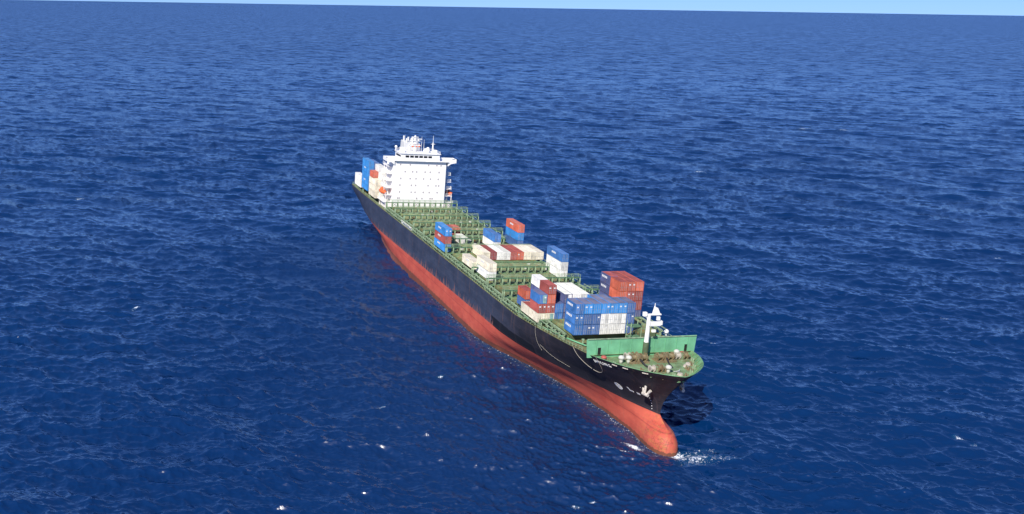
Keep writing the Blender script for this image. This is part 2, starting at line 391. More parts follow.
# -------- hatches, coamings, lashing bridges
BAYS = [84.5 + 14.3*k for k in range(13)]
AFT = [21.7, 36.2, 51.2]
def deckz(x): return rimz(x) - .06
def cover_mesh(L, Wd, h):
    m_ = MB().box(0, L, 0, Wd, 0, h)
    for k in range(1, 6): m_.box(k*L/6-.06, k*L/6+.06, .1, Wd-.1, h-.02, h+.06)
    for e in (.25, L-.55): m_.box(e, e+.3, .15, Wd-.15, h-.02, h+.09)
    for ex in (.0, L-.35):
        for ey in (.1, Wd/2-.2, Wd-.5): m_.box(ex+.02, ex+.33, ey, ey+.35, h-.03, h+.16)
    return m_.mesh('hatch_cover', MAT['hatch_olive'])
def bay_base(x): return 18.0 if x < 236 else (18.45 if x < 250 else 19.84)
cmesh = {}
for x in BAYS + AFT:
    zt = bay_base(x) - .12; zd = deckz(x-6); w_ = 13.45 if x < 250 else 12.6
    L = 12.3
    if abs(x-141.7) < .3:
        spart('hatch_coaming', MB().box(x-12.3, x+.1, -w_+.25, -w_+.5, zd-.6, zt-.75).box(x-12.3, x+.1, w_-.5, w_-.25, zd-.6, zt-.75).box(x-12.3, x-12.1, -w_+.25, w_-.25, zd-.6, zt-.75).box(x-.1, x+.1, -w_+.25, w_-.25, zd-.6, zt-.75).box(x-12.2, x, -w_+.5, -6.7, zd-.6, zt-.76).box(x-12.2, x, 6.7, w_-.5, zd-.6, zt-.76), MAT['coaming'], ship)
        spart('hold_shadow_sheet', MB().box(x-12.1, x-.1, -6.7, 6.7, deckz(x)+.02, deckz(x)+.06), MAT['hole_shadow'], ship)  # flat near-black sheet in place of the shadow down the open hold
    else: spart('hatch_coaming', MB().box(x-12.3, x+.1, -w_+.25, w_-.25, zd-.6, zt-.75), MAT['coaming'], ship)
    nc = 4; cw = 2*w_/nc
    key = (round(cw, 2),)
    if key not in cmesh: cmesh[key] = cover_mesh(12.2, cw-.14, .62)
    for c in range(nc):
        if abs(x-141.7) < .3 and c in (1, 2): continue
        part('hatch_cover', cmesh[key], ship, (x-12.2-DX, -w_+c*cw+.07, zt-.72))
# loose lashing gear lying about the covers
gear = [MB().box(-.5, .5, -.35, .35, 0, .55).mesh('gear_bin', MAT[m_]) for m_ in ('post_green', 'vent_grey', 'fittings')]
rods = [MB().tube((-1.5, k*.12, .06), (1.5, k*.12+.1*(k % 2), .06), .04, n=4).mesh('lashing_rod', MAT['fittings' if k % 2 else 'vent_grey']) for k in range(4)]
BUSY = {170.3: (-7, 16), 198.8: (9, 14), 156.0: (1, 16)}
for x in BAYS[:11]:
    for q in range(9):
        px, py = x - random.uniform(1, 11), random.uniform(-12.5, 12.5)
        lo, hi_ = next((v for k_, v in BUSY.items() if abs(k_-x) < .5), (99, 99))
        if lo < py < hi_ or abs(x-141.7) < .5 or (x > 212 and py < -5) or (abs(x-127.4) < 1 and abs(py+4) < 3.2): continue
        o = part('gear_bin' if q % 3 else 'lashing_rod', gear[q % 3] if q % 3 else rods[q % 4], ship, (px-DX, py, bay_base(x)-.12)); o.rotation_euler.z = random.uniform(-.5, 1.6)
# side pedestals carrying the outboard stacks
ped = MB(); ped.box(-.22, .22, -.3, .3, 0, 2.0); ped.box(-.5, .5, -.55, .55, 2.0, 2.2); ped.prism([(.2, 1.1), (.2, 2.0), (1.1, 2.0)], -.08, .08); ped.prism([(-.2, 1.1), (-1.1, 2.0), (-.2, 2.0)], -.08, .08)
pedm = ped.mesh('pedestal', MAT['post_green'])
pbeam = MB().box(-12.2, 0, -.25, .25, 0, .22).box(-12.2, 0, -1.9, -1.7, 0, .18); 
pbm = pbeam.mesh('pedestal_beam', MAT['post_green'])
for x in BAYS:
    for s in (-1, 1):
        hb = min(15.2, half_at(x, 15.8) - .9)
        if x > 250: hb = 14.2
        for dx in (-11.7, -8.2, -6.1, -3.4, -.6):
            o = part('pedestal', pedm, ship, (x+dx-DX, s*hb, deckz(x+dx))); o.scale.z = (bay_base(x)-.3-deckz(x+dx))/2.2
        o = part('pedestal_beam', pbm, ship, (x-DX, s*hb, bay_base(x)-.3)); o.scale.y = -s
# lashing bridges
lpost = MB()
for xx in (0, 1.35): lpost.box(xx-.13, xx+.13, -.16, .16, 0, 4.05)
lpost.box(0, 1.35, -.1, .1, 2.0, 2.2)
for xx in (0, 1.35): lpost.box(xx-.05, xx+.05, -.05, .05, 4.05, 5.15)
lpostm = lpost.mesh('post', MAT['post_green'])
def bridge(x, base, h=4.05, half=15.75, n=14, low=False):
    br = part('lashing_bridge', MB().box(0, 1.35, -half, half, h-.12, h+.06).mesh('lashing_bridge', MAT['frame_green']), ship, (x-DX, 0, base))
    mid_ = MB().box(-.06, 1.41, -half, half, 1.75, 1.95).mesh('walkway', MAT['frame_green'])
    part('walkway', mid_, br)
    for xx in (() if low else (0, 1.35)):
        part('hand_rail', MB().box(xx-.05, xx+.05, -half, half, h+1.05, h+1.15).box(xx-.03, xx+.03, -half, half, h+.55, h+.61).mesh('hand_rail', MAT['post_green']), br)
    part('plate', MB().box(.6, .66, -half+.3, half-.3, .0, 1.7).mesh('plate', MAT['hatch_olive']), br)
    for k in range(n):
        o = part('post', lpostm, br, (0, -half+.16 + k*(2*half-.32)/(n-1), 0)); o.scale.z = h/4.05*(.80 if low else 1)
    # cross bracing on two panels
    b_ = MB()
    for k in (2, 6, 9, 12):
        y0 = -half+.16 + k*(2*half-.32)/(n-1); y1 = -half+.16+(k-1)*(2*half-.32)/(n-1)
        b_.tube((.0, y0, 2), (.0, y1, h), .06, n=4); b_.tube((.0, y1, 2), (.0, y0, h), .06, n=4)
    part('brace', b_.mesh('brace', MAT['frame_green']), br)
    return br
for x in [70.2] + BAYS[:-1]:
    half = min(15.75, half_at(x+1, deckz(x)) - .3)
    low = round(x, 1) in (170.3, 213.1, 227.4, 241.8, 227.5, 241.7)
    bridge(x + .35, deckz(x), (2.15 if low else 3.95) + (0 if x < 230 else .25), half, low=low)
for x in (23.4, 37.6): bridge(x, deckz(x), 3.9, 15.4)

# deck railings
def railing(pts, h=1.1, step=2):
    m_ = MB()
    for i, p in enumerate(pts):
        if i % step == 0: m_.tube(p, (p[0], p[1], p[2]+h), .05, n=4)
    for hh in (h*.55, h): m_.path([(p[0], p[1], p[2]+hh) for p in pts], .045, 4)
    return m_
for s in (-1, 1):
    xs_ = np.arange(2, 269, 1.6)
    pts = [(x, s*(float(I(x, rimX, rimY))-.18), float(I(x, rimX, rimZ))) for x in xs_]
    spart('deck_railing', railing(pts, 1.1, 1), MAT['post_green'], ship)
spart('deck_railing', railing([(.3, y, 15.8) for y in np.arange(-15, 15.1, 1.5)], 1.1, 1), MAT['post_green'], ship)
# clutter along the side passage: vents, pipes, boxes
vent = MB().tube((0, 0, 0), (0, 0, 1.3), .22, n=8).tube((0, 0, 1.3), (0, 0, 1.6), .42, n=8); ventm = vent.mesh('deck_vent', MAT['post_green'])
boxm = MB().box(-.5, .5, -.3, .3, 0, .9).mesh('deck_locker', MAT['hatch_olive'])
for x in np.arange(76, 262, 7.15):
    for s in (-1, 1):
        y = s*(min(14.0, half_at(x, 15.8)-2.0))
        part('deck_vent' if int(x) % 2 else 'deck_locker', ventm if int(x) % 2 else boxm, ship, (x-DX, y, deckz(x)))
pipe = MB()
for s in (-1, 1):
    for q in (.0, .35): pipe.path([(x, s*(min(14.6, half_at(x, 15.8)-1.4)-q), deckz(x)+.35) for x in range(72, 266, 6)], .11, 6)
spart('deck_pipes', pipe, MAT['bulwark_green'], ship)
# accommodation ladder lying along the starboard deck edge (cream, on edge)
spart('gangway', MB().box(97, 112, -15.9, -15.2, 16.1, 16.9).box(97, 112, -15.95, -15.85, 16.9, 17.4), MAT['white_side'], ship)

# -------- accommodation block
WP, WS = MAT['white_paint'], MAT['white_side']
house = part('superstructure', shifted(MB().box(54, 66, -12.1, 11.3, 15.7, 37.0)).mesh('superstructure', WP), ship)
spart('engine_casing', MB().box(40.5, 54.05, -7, 7, 15.7, 34).box(41.5, 54.05, -8.6, 8.6, 15.7, 27), WP, house)
# side galleries, one per storey, with rails and stairs
LV = [18.8, 21.85, 24.9, 27.95, 31.0, 34.05]
for s in (-1, 1):
    for i, z in enumerate(LV):
        reach = 15.3 - .25*i if i > 0 else 15.8
        spart('side_deck', MB().box(54.2, 65.6 - .35*i, s*11.85, s*reach, z-.14, z), WS, house)
        spart('deck_railing', railing([(x, s*(reach-.1), z) for x in np.arange(54.4, 65.6-.35*i, 1.5)] + [(65.4-.35*i, s*(reach-.1), z), (65.4-.35*i, s*12.2, z)], 1.05, 1), WP, house)
        if i < 5:
            a = (57.5 if i % 2 else 62.5); b_ = 120 - a
            spart('stair', MB().tube((a, s*13.6, z), (b_, s*13.6, LV[i+1]), .12, n=4).tube((a, s*14.3, z), (b_, s*14.3, LV[i+1]), .12, n=4), WS, house)
        for xx in (56.6, 63.2):
            spart('side_door', MB().box(xx, xx+.8, s*11.88, s*11.96, z, z+2.0), MAT['glass_dark'], house)
    for xx in (54.6, 65.0): spart('side_column', MB().box(xx, xx+.3, s*14.9, s*14.6, 15.7, LV[1]-.14), WS, house)
    # lower wide block carrying the boats
    spart('boat_deck_house', MB().box(54.1, 65.7, s*11.85, s*14.2, 15.7, 18.66), WS, house)
# front windows
wmesh = MB().box(0, .06, -.25, .25, -.28, .28).mesh('window', MAT['glass_grey'])
wfr = MB().box(0, .03, -.42, .42, -.48, .48).mesh('window_frame', WS)
cols = [[-9.2, -4.9, 3.3, 7.0, 8.9], [-7.0, -3.7, -1.9, 1.9, 4.2, 8.2], [-8.8, -4.6, -2.0, 1.4, 4.5, 8.0], [-9.0, -3.9, -2.0, 3.6, 7.2, 8.4], [-9.0, -3.8, -2.1, 1.6, 4.3, 7.9], [-9.7, -9.0, -1.2, 1.2, 4.9, 5.8]]
for z, cc in zip([35.3, 32.3, 29.3, 26.4, 23.4, 20.7], cols):
    for y in cc:
        f_ = part('window', wfr, house, (66-DX+.001, y, z)); part('pane', wmesh, f_, (.004, 0, 0))
# bridge deck with wings
mb = MB().box(55, 67.2, -11.95, 11.95, 37.0, 37.25)
nav = spart('navigation_deck', mb, WP, house)
for s in (-1, 1):
    spart('bridge_wing', MB().prism([(s*11.95, 35.2), (s*13.2, 36.2), (s*15.7, 36.7), (s*15.7, 38.25), (s*15.55, 38.25), (s*15.55, 36.95), (s*11.95, 36.95)], 61.0, 66.6, 'x'), WP, house)
    for xx in (61.0, 66.5):
        spart('wing_bulwark', MB().box(xx, xx+.1, s*9.3, s*15.68, 36.9, 38.2), WP, house)
    spart('wing_console', MB().box(63.4, 64.6, s*14.6, s*15.6, 36.95, 38.1), MAT['glass_dark'], house)
wh = spart('wheelhouse', MB().box(56.5, 66.4, -9.2, 8.0, 37.2, 40.1).box(56.1, 66.9, -9.6, 8.4, 40.1, 40.3), WP, house)
for k in range(6):
    y = -7.3 + k*2.03
    spart('bridge_window', MB().box(66.38, 66.46, y, y+1.62, 38.45, 39.35), MAT['glass_dark'], wh)
for k in range(4):
    spart('bridge_window', MB().box(58+k*2, 59.6+k*2, -9.28, -9.18, 38.45, 39.35), MAT['glass_dark'], wh)
spart('deck_railing', railing([(66.6, y, 40.3) for y in np.arange(-9.3, 8.3, 1.45)] + [(56.4, 8.1, 40.3), (56.4, -9.3, 40.3), (66.6, -9.3, 40.3)], 1.0, 1), WP, wh)
spart('top_locker', MB().box(60, 62, -8.4, -6.6, 40.3, 42.2).box(58, 60.5, 3.2, 5.0, 40.3, 41.7).box(63.4, 64.4, 1.2, 2.4, 40.3, 41.5).box(62, 64, 5.6, 7.4, 40.3, 41.6), WP, wh)
for (a, b_, r) in ((3.6, 62.5, .75), (-8.2, 64.6, .55), (-9.6, 58.5, .6)):
    spart('radome', MB().tube((b_, a, 40.3), (b_, a, 41.5), .15).ellip((b_, a, 42.0), r, r, r), WP, wh, smooth=True)
# radar mast
mm = MAT['mast_white']
YM = 1.2
mast = spart('radar_mast', MB().tube((60.4, -3.0+YM, 40.3), (60.4, -3.0+YM, 47.4), .55, .35).tube((58.6, -4.9+YM, 40.3), (59.6, -4.5+YM, 46.2), .28, .2).tube((58.6, -1.1+YM, 40.3), (59.6, -1.5+YM, 46.2), .28, .2)
      .box(59.2, 61.4, -5.4+YM, -.6+YM, 43.0, 43.2).box(59.2, 61.2, -5.2+YM, -.8+YM, 45.0, 45.2).box(59.6, 61.0, -4.4+YM, -1.6+YM, 46.6, 46.75), mm, house)
for z, y0, y1 in ((43.8, -4.4, -1.6), (45.8, -2.1, 1.1)):
    spart('radar_scanner', MB().box(61.0, 61.3, y0, y1, z, z+.3).tube((61.1, (y0+y1)/2, z-.6), (61.1, (y0+y1)/2, z), .22), mm, mast)
for y in (-6.4, -4.6, 1.2, 2.3):
    spart('aerial', MB().tube((60.4, y, 40.3), (60.4, y, 44.6 + (abs(y*37) % 3)), .10, .04, 5), mm, mast)
sm = spart('signal_mast', MB().tube((60.4, 6.4, 40.3), (60.4, 6.4, 44.5), .42, .22).tube((60.4, 6.4, 44.5), (60.4, 6.4, 47.6), .1, .05).box(60.2, 60.6, 5.5, 7.3, 43.8, 43.95), mm, house)
# funnel
fun = spart('funnel', MB().prism([(42, 33.9), (51.5, 33.9), (51.0, 42.6), (43.6, 43.4)], -3.6, 3.2), MAT['funnel_paint'], house)
spart('funnel_band', MB().prism([(43.3, 41.2), (51.13, 41.2), (51.06, 42.3), (43.5, 42.3)], -.6, 3.28), MAT['lifeboat_orange'], fun)
for i, (x, y) in enumerate(((45, -2.6), (46.5, -1.0), (48.5, -2.2), (48, .6), (46, 1.6))):
    spart('exhaust_pipe', MB().tube((x, y, 42.3), (x-.4, y, 45.4 - .4*(i % 3)), .38, n=10), MAT['funnel_paint'], fun)

# -------- forecastle gear (parts of the ship)
fit = MAT['fittings']
def drum(x, y, z, r, L, mat, name='winch_drum', parent=ship):
    return spart(name, MB().tube((x, y-L/2, z), (x, y+L/2, z), r*.6, n=12).tube((x, y-L/2, z), (x, y-L/2+.15, z), r, n=14).tube((x, y+L/2-.15, z), (x, y+L/2, z), r, n=14), mat, parent)
for (x, y) in ((276.35, -3.6), (276.35, 3.8)):
    wb = spart('windlass', MB().box(x-1.6, x+1.4, y-2.6, y+2.6, FD, FD+.35).box(x-1.2, x+.8, y-.5, y+.5, FD+.35, FD+1.9).box(x-1.0, x+.7, y-2.5, y-2.2, FD+.3, FD+1.6).box(x-1.0, x+.7, y+2.2, y+2.5, FD+.3, FD+1.6), fit, ship)
    drum(x, y-1.4, FD+1.25, 1.0, 1.5, fit, 'winch_drum', wb); drum(x, y+1.4, FD+1.25, 1.05, 1.5, fit, 'winch_drum', wb)
    spart('anchor_chain', MB().path([(x+1, y, FD+1.1), (x+3.2, y*.9, FD+.25), (x+5.4, y*.8, FD+.1)], .22, 6), MAT['black_paint'], wb)
for (x, y) in ((274.6, -4.6), (276.2, 8.6), (284.2, -3.0)):
    wb = spart('mooring_winch', MB().box(x-1.3, x+1.2, y-2, y+2, FD, FD+.3).box(x-.9, x+.6, y-.35, y+.35, FD+.3, FD+1.7).box(x-.8, x+.6, y+1.6, y+1.9, FD+.3, FD+1.5), MAT['winch_green'], ship)
    drum(x, y+1.0, FD+1.15, .95, 1.2, fit, 'winch_drum', wb); drum(x, y-1.1, FD+1.15, .85, 1.2, MAT['rope'], 'winch_drum', wb)
wvent = MB().tube((0, 0, 0), (0, 0, 1.1), .45, n=12).ellip((0, 0, 1.35), .8, .8, .6).mesh('mushroom_vent', MAT['vent_grey'], True)
for (x, y) in ((276.4, -8.2), (276.6, -6.3), (284.6, .2), (273.8, 8.6)):
    part('mushroom_vent', wvent, ship, (x-DX, y, FD))
rv = MB().tube((0, 0, 0), (0, 0, .8), .5, n=12).ellip((0, 0, 1.0), .75, .75, .45).mesh('mushroom_vent', MAT['box_red'], True)
for (x, y) in ((274.6, -12.0), (273.9, 10.2)): part('mushroom_vent', rv, ship, (x-DX, y, FD), label='rust red mushroom vent')
boll = MB().box(-.9, .9, -.4, .4, 0, .12).tube((-.5, 0, .1), (-.5, 0, .85), .24).tube((.5, 0, .1), (.5, 0, .85), .24).mesh('bollard', fit)
def ondeck(x, y, m=1.0):
    h_ = half_at(x, FD) - m; return max(-h_, min(h_, y))
for (x, y) in ((275, -13), (280.5, -12), (284.5, -9), (288, -4.6), (275, 13), (280.5, 12), (284.5, 9), (288, 4.6), (283, -6), (283, 6.4)):
    y = ondeck(x, y, 1.2)
    part('bollard', boll, ship, (x-DX, y, FD))
roll = MB().box(-.7, .7, -.3, .3, 0, .3).tube((-.4, 0, .3), (-.4, 0, 1.0), .22).tube((.4, 0, .3), (.4, 0, 1.0), .22).mesh('fairlead', MAT['post_green'])
for (x, y) in ((278, -13.0), (282.6, -11.0), (286.3, -7), (278, 13.0), (282.6, 11.0), (286.3, 6), (287.6, 0), (282, 1.5), (282.4, -.8)):
    y = ondeck(x, y, .7)
    part('fairlead', roll, ship, (x-DX, y, FD))
for (x, y, l) in ((281, 7.2, 2.2), (286.4, 2.4, 1.6), (279.8, 8.5, 1.8)):
    spart('rope_coil', MB().tube((x, y, FD), (x, y, FD+.45), .75, .6, 12), MAT['rope'], ship)
spart('hatchway', MB().box(282.5, 284.3, -.9, .9, FD, FD+.9).box(273, 274.6, -3.6, -1.8, FD, FD+1.2), fit, ship)
for k in range(5): spart('spar', MB().tube((283.2+k*.5, 4.2-k*.3, FD+.2), (286.4, 2.0-k*.35, FD+1.0), .07, n=5), MAT['mast_white'], ship)
# closed chocks in the bulwark showing as pale openings
for x in (279.6, 282.6, 286.8):
    z = rimz(x) - .7; y = half_at(x, z); a_ = half_at(x+.6, z) - half_at(x-.6, z)
    o = part('panama_chock', MB().box(-.75, .75, -.05, .1, -.14, .14).mesh('panama_chock', MAT['anchor_metal']), ship, (x-DX, -y-.02, z)); o.rotation_euler.z = -math.atan2(a_, 1.2)

# foremast
fm = spart('foremast', MB().tube((273.0, 0.1, FD), (273.0, 0.1, 22.3), .75, .7, 12), MAT['coaming'], ship)
spart('mast_tower', MB().tube((273.0, 0.1, 22.3), (273.0, 0.1, 29.4), .6, .42, 12).tube((273, 1.4, 29.4), (273, 1.4, 32.2), .16, .08, 6), mm, fm)
spart('mast_platform', MB().box(272.1, 274.2, .0, 2.9, 26.7, 26.86).box(272.1, 274.2, .0, .08, 26.9, 27.9).box(272.1, 274.2, 3.32, 3.4, 26.9, 27.9).box(274.12, 274.2, 0, 3.4, 26.9, 27.9), mm, fm)
spart('mast_crosstree', MB().box(272.7, 273.3, -1.3, 3.3, 29.2, 29.5).tube((273, -1.2, 29.0), (273, 1.0, 27.4), .1).box(272.6, 273.4, -1.6, -.7, 29.0, 30.0).prism([(1.0, 29.5), (3.0, 29.5), (2.2, 31.0), (1.4, 31.4)], 272.7, 273.3, 'x'), mm, fm)
spart('mast_light', MB().box(273.4, 273.9, .9, 1.9, 25.0, 25.6).box(273.3, 273.8, 2.0, 2.8, 28.0, 28.9), mm, fm)
spart('mast_stay', MB().tube((272.8, 1.8, 27.5), (268.5, 8.2, 23.4), .07, n=5).tube((272.8, 1.4, 29), (262, 1, 20), .04, n=4), MAT['post_green'], fm)
spart('searchlight', MB().tube((268.5, 8.2, 18.5), (268.5, 8.2, 22.8), .12).ellip((268.5, 8.2, 23.3), .65, .65, .6), mm, ship, smooth=True)
# access tower behind the breakwater
tw = spart('access_tower', MB().box(265.2, 267.6, -1.6, 1.6, 24.4, 24.55), MAT['frame_green'], ship)
spart('tower_landing', MB().box(265.2, 267.6, -1.6, 1.6, 21.6, 21.75), MAT['frame_green'], tw)
for x in (265.3, 267.5):
    for y in (-1.5, 1.5): spart('tower_leg', MB().tube((x, y, 18.6), (x, y, 25.6), .13, n=6), MAT['post_green'], tw)
spart('tower_stair', MB().tube((267.5, -1.4, 18.7), (265.4, 1.4, 21.7), .14, n=4).tube((265.4, -1.4, 21.7), (267.5, 1.4, 24.5), .14, n=4).box(266, 266.6, -.8, .8, 18.6, 21.5), fit, tw)

# anchors in their pockets, white scuffed
for s in (-1, 1):
    z = 14.2 if s < 0 else 15.4; x = 283.0 if s < 0 else 284.4
    y = half_at(x, z)
    an = spart('anchor', MB().tube((x, s*(y+.25), z+1.1), (x+.2, s*(y+.55), z-1.2), .3, n=8).tube((x-1.3, s*(y+.1), z-.2), (x-.3, s*(y+.5), z-1.5), .38, .28, 8).tube((x+1.4, s*(y-.35), z-.2), (x+.6, s*(y+.2), z-1.5), .38, .28, 8).tube((x-.8, s*(y+.5), z-1.5), (x+1.1, s*(y+.1), z-1.5), .42, n=8), MAT['anchor_metal'], ship)
    spart('hawse_pipe', MB().ellip((x-.2, s*(y+.05), z+1.5), 1.15, .5, .95), MAT['anchor_metal'], an, smooth=True)

# hull lettering and marks
def on_hull(x, z, off=.05, side=-1):
    y = half_at(x, z) + off; return Vector((x, side*y, z))
def hull_text(txt, x0, z0, size, spacing, slope=0.12):
    c = bpy.data.curves.new('t', 'FONT'); c.body = txt; c.size = size; c.space_character = spacing; c.extrude = .0; c.offset = .02*size
    t = bpy.data.objects.new('t', c); COL.objects.link(t)
    bpy.context.view_layer.update(); dg = bpy.context.evaluated_depsgraph_get()
    me = bpy.data.meshes.new_from_object(t.evaluated_get(dg)); bpy.data.objects.remove(t)
    import bmesh
    b = bmesh.new(); b.from_mesh(me); bmesh.ops.subdivide_edges(b, edges=[e for e in b.edges if e.calc_length() > .5], cuts=2)
    geom = bmesh.ops.extrude_face_region(b, geom=b.faces[:])
    for v in b.verts: v.tag = False
    new = {g for g in geom['geom'] if isinstance(g, bmesh.types.BMVert)}
    for v in b.verts:
        p = on_hull(x0 + v.co.x, z0 + v.co.y + slope*v.co.x, .09 if v in new else .02); v.co = (p.x-DX, p.y, p.z)
    bmesh.ops.recalc_face_normals(b, faces=b.faces); b.to_mesh(me); b.free()
    me.materials.clear(); me.materials.append(MAT['lettering'])
    return me
part('ship_name', hull_text('SHILING', 271.6, 17.1, 1.15, 1.5, .10), ship)
# thruster and bulb symbols
mb = MB()
def hull_poly(mb, pts, th=.07):
    a = [on_hull(p[0], p[1], .02) for p in pts]; b_ = [on_hull(p[0], p[1], .02+th) for p in pts]; n = len(pts)
    mb.add(a+b_, [tuple(range(n)), tuple(range(2*n-1, n-1, -1))] + [(i, (i+1) % n, n+(i+1) % n, n+i) for i in range(n)])
for k in range(12):
    a0, a1 = 2*math.pi*k/12, 2*math.pi*(k+1)/12; cx_, cz_ = 272.6, 11.0
    hull_poly(mb, [(cx_+.95*math.cos(a0), cz_+.95*math.sin(a0)), (cx_+.95*math.cos(a1), cz_+.95*math.sin(a1)), (cx_+.65*math.cos(a1), cz_+.65*math.sin(a1)), (cx_+.65*math.cos(a0), cz_+.65*math.sin(a0))])
for an in (math.pi/4, -math.pi/4):
    c_, s_ = math.cos(an), math.sin(an); hull_poly(mb, [(cx_-.7*c_-.14*s_, cz_-.7*s_+.14*c_), (cx_+.7*c_-.14*s_, cz_+.7*s_+.14*c_), (cx_+.7*c_+.14*s_, cz_+.7*s_-.14*c_), (cx_-.7*c_+.14*s_, cz_-.7*s_-.14*c_)])
spart('thruster_mark', mb, MAT['lettering'], ship)
mb = MB()
hull_poly(mb, [(276.0, 10.9), (277.2, 10.9), (277.2, 11.3), (276.0, 11.3)]); hull_poly(mb, [(276.0, 11.3), (276.35, 11.3), (276.35, 12.0), (276.0, 12.0)])
spart('bulb_mark', mb, MAT['lettering'], ship); mb = MB()
hull_poly(mb, [(278.2, 10.8), (278.9, 10.8), (278.9, 11.3), (278.2, 11.3)])
spart('side_thruster_mark', mb, MAT['lettering'], ship)
mb = MB()
for k in range(9): hull_poly(mb, [(281.1, 8.0+k*.7), (281.3, 8.0+k*.7), (281.3, 8.16+k*.7), (281.1, 8.16+k*.7)], .04)
spart('draught_marks', mb, MAT['lettering'], ship)

# ------------------------------------------------------------------ loose things aboard
# lifeboats on davits
def lifeboat(x, y, z, label):
    t = thing('lifeboat', label, 'lifeboat', world_at(x, y, z), 'orange lifeboats on the house sides')
    m_ = MB(); n = 14; ringn = 12; vs_ = []
    for i in range(n+1):
        u = i/n*2-1; wf = max(.03, (1-abs(u)**2.6)); 
        for k in range(ringn):
            a = 2*math.pi*k/ringn; cy = math.cos(a); cz = math.sin(a)
            vs_.append((u*3.9, 1.35*wf**.6*cy, 1.35 + (1.25 if cz < 0 else .75)*cz*wf**.5))
    fs = [(i*ringn+k, (i+1)*ringn+k, (i+1)*ringn+(k+1) % ringn, i*ringn+(k+1) % ringn) for i in range(n) for k in range(ringn)] + [tuple(range(ringn)), tuple(range(n*ringn, (n+1)*ringn))]
    m_.add(vs_, fs); part('boat_hull', m_.mesh('boat_hull', MAT['lifeboat_orange'], True), t)
    part('canopy', MB().ellip((-1.4, 0, 2.1), 1.1, .75, .75).mesh('canopy', MAT['lifeboat_orange'], True), t)
    for dx in (-2.6, 2.6): part('davit', MB().tube((dx, -.2 if y < 0 else .2, 3.6), (dx, -.2 if y < 0 else .2, 2.0), .08).tube((dx, 1.6 if y < 0 else -1.6, -2.2), (dx, 1.6 if y < 0 else -1.6, 2.9), .2).tube((dx, 1.6 if y < 0 else -1.6, 2.9), (dx, -.2 if y < 0 else .2, 3.6), .18).mesh('davit', WS), t)
    return t
lifeboat(60.4, -15.0, 21.5, 'orange lifeboat hanging on the near side of the white superstructure')
lifeboat(60.4, 15.0, 21.5, 'orange lifeboat hanging on the far side of the white superstructure')

# mooring lines hanging over the starboard bow
def rope(name, pts, r, label, cat):
    sm_ = []
    for i in range(len(pts)-1):
        p0 = Vector(pts[max(i-1, 0)]); p1 = Vector(pts[i]); p2 = Vector(pts[i+1]); p3 = Vector(pts[min(i+2, len(pts)-1)])
        for k in range(6):
            f = k/6; sm_.append(p1 + .5*f*((p2-p0) + f*(2*p0-5*p1+4*p2-p3 + f*(3*(p1-p2)+p3-p0))))
    sm_.append(Vector(pts[-1])); o0 = sm_[0]
    m_ = MB().path([tuple(p-o0) for p in sm_], r, 5)
    o = bpy.data.objects.new(name, m_.mesh(name, MAT['rope'])); COL.objects.link(o); o.matrix_world = world_at(o0.x, o0.y, o0.z)
    o['label'] = label; o['category'] = cat; return o
def hp(x, z, off=.25): p = on_hull(x, z, off); return (p.x, p.y, p.z)
rope('mooring_rope', [hp(263.6, 18.5, .1), hp(264.4, 16.4), hp(266.4, 14.3), hp(269.3, 13.6), hp(272.2, 15.2), hp(274.2, 19.3)], .055, 'slack rope hanging in a loop over the black hull abaft the ship name', 'rope')
rope('pilot_ladder_rope', [hp(243.0, 12.4), hp(246.0, 11.0), hp(249.5, 10.1), hp(254.0, 9.6)], .03, 'thin pale line trailing along the black hull just above the red paint', 'rope')
rope('boat_rope', [hp(241.2, 17.2, .1), hp(241.4, 15.0), hp(241.8, 12.6), hp(242.6, 10.6)], .03, 'short pale line dangling down the dark hull below the small forward container stack', 'rope')

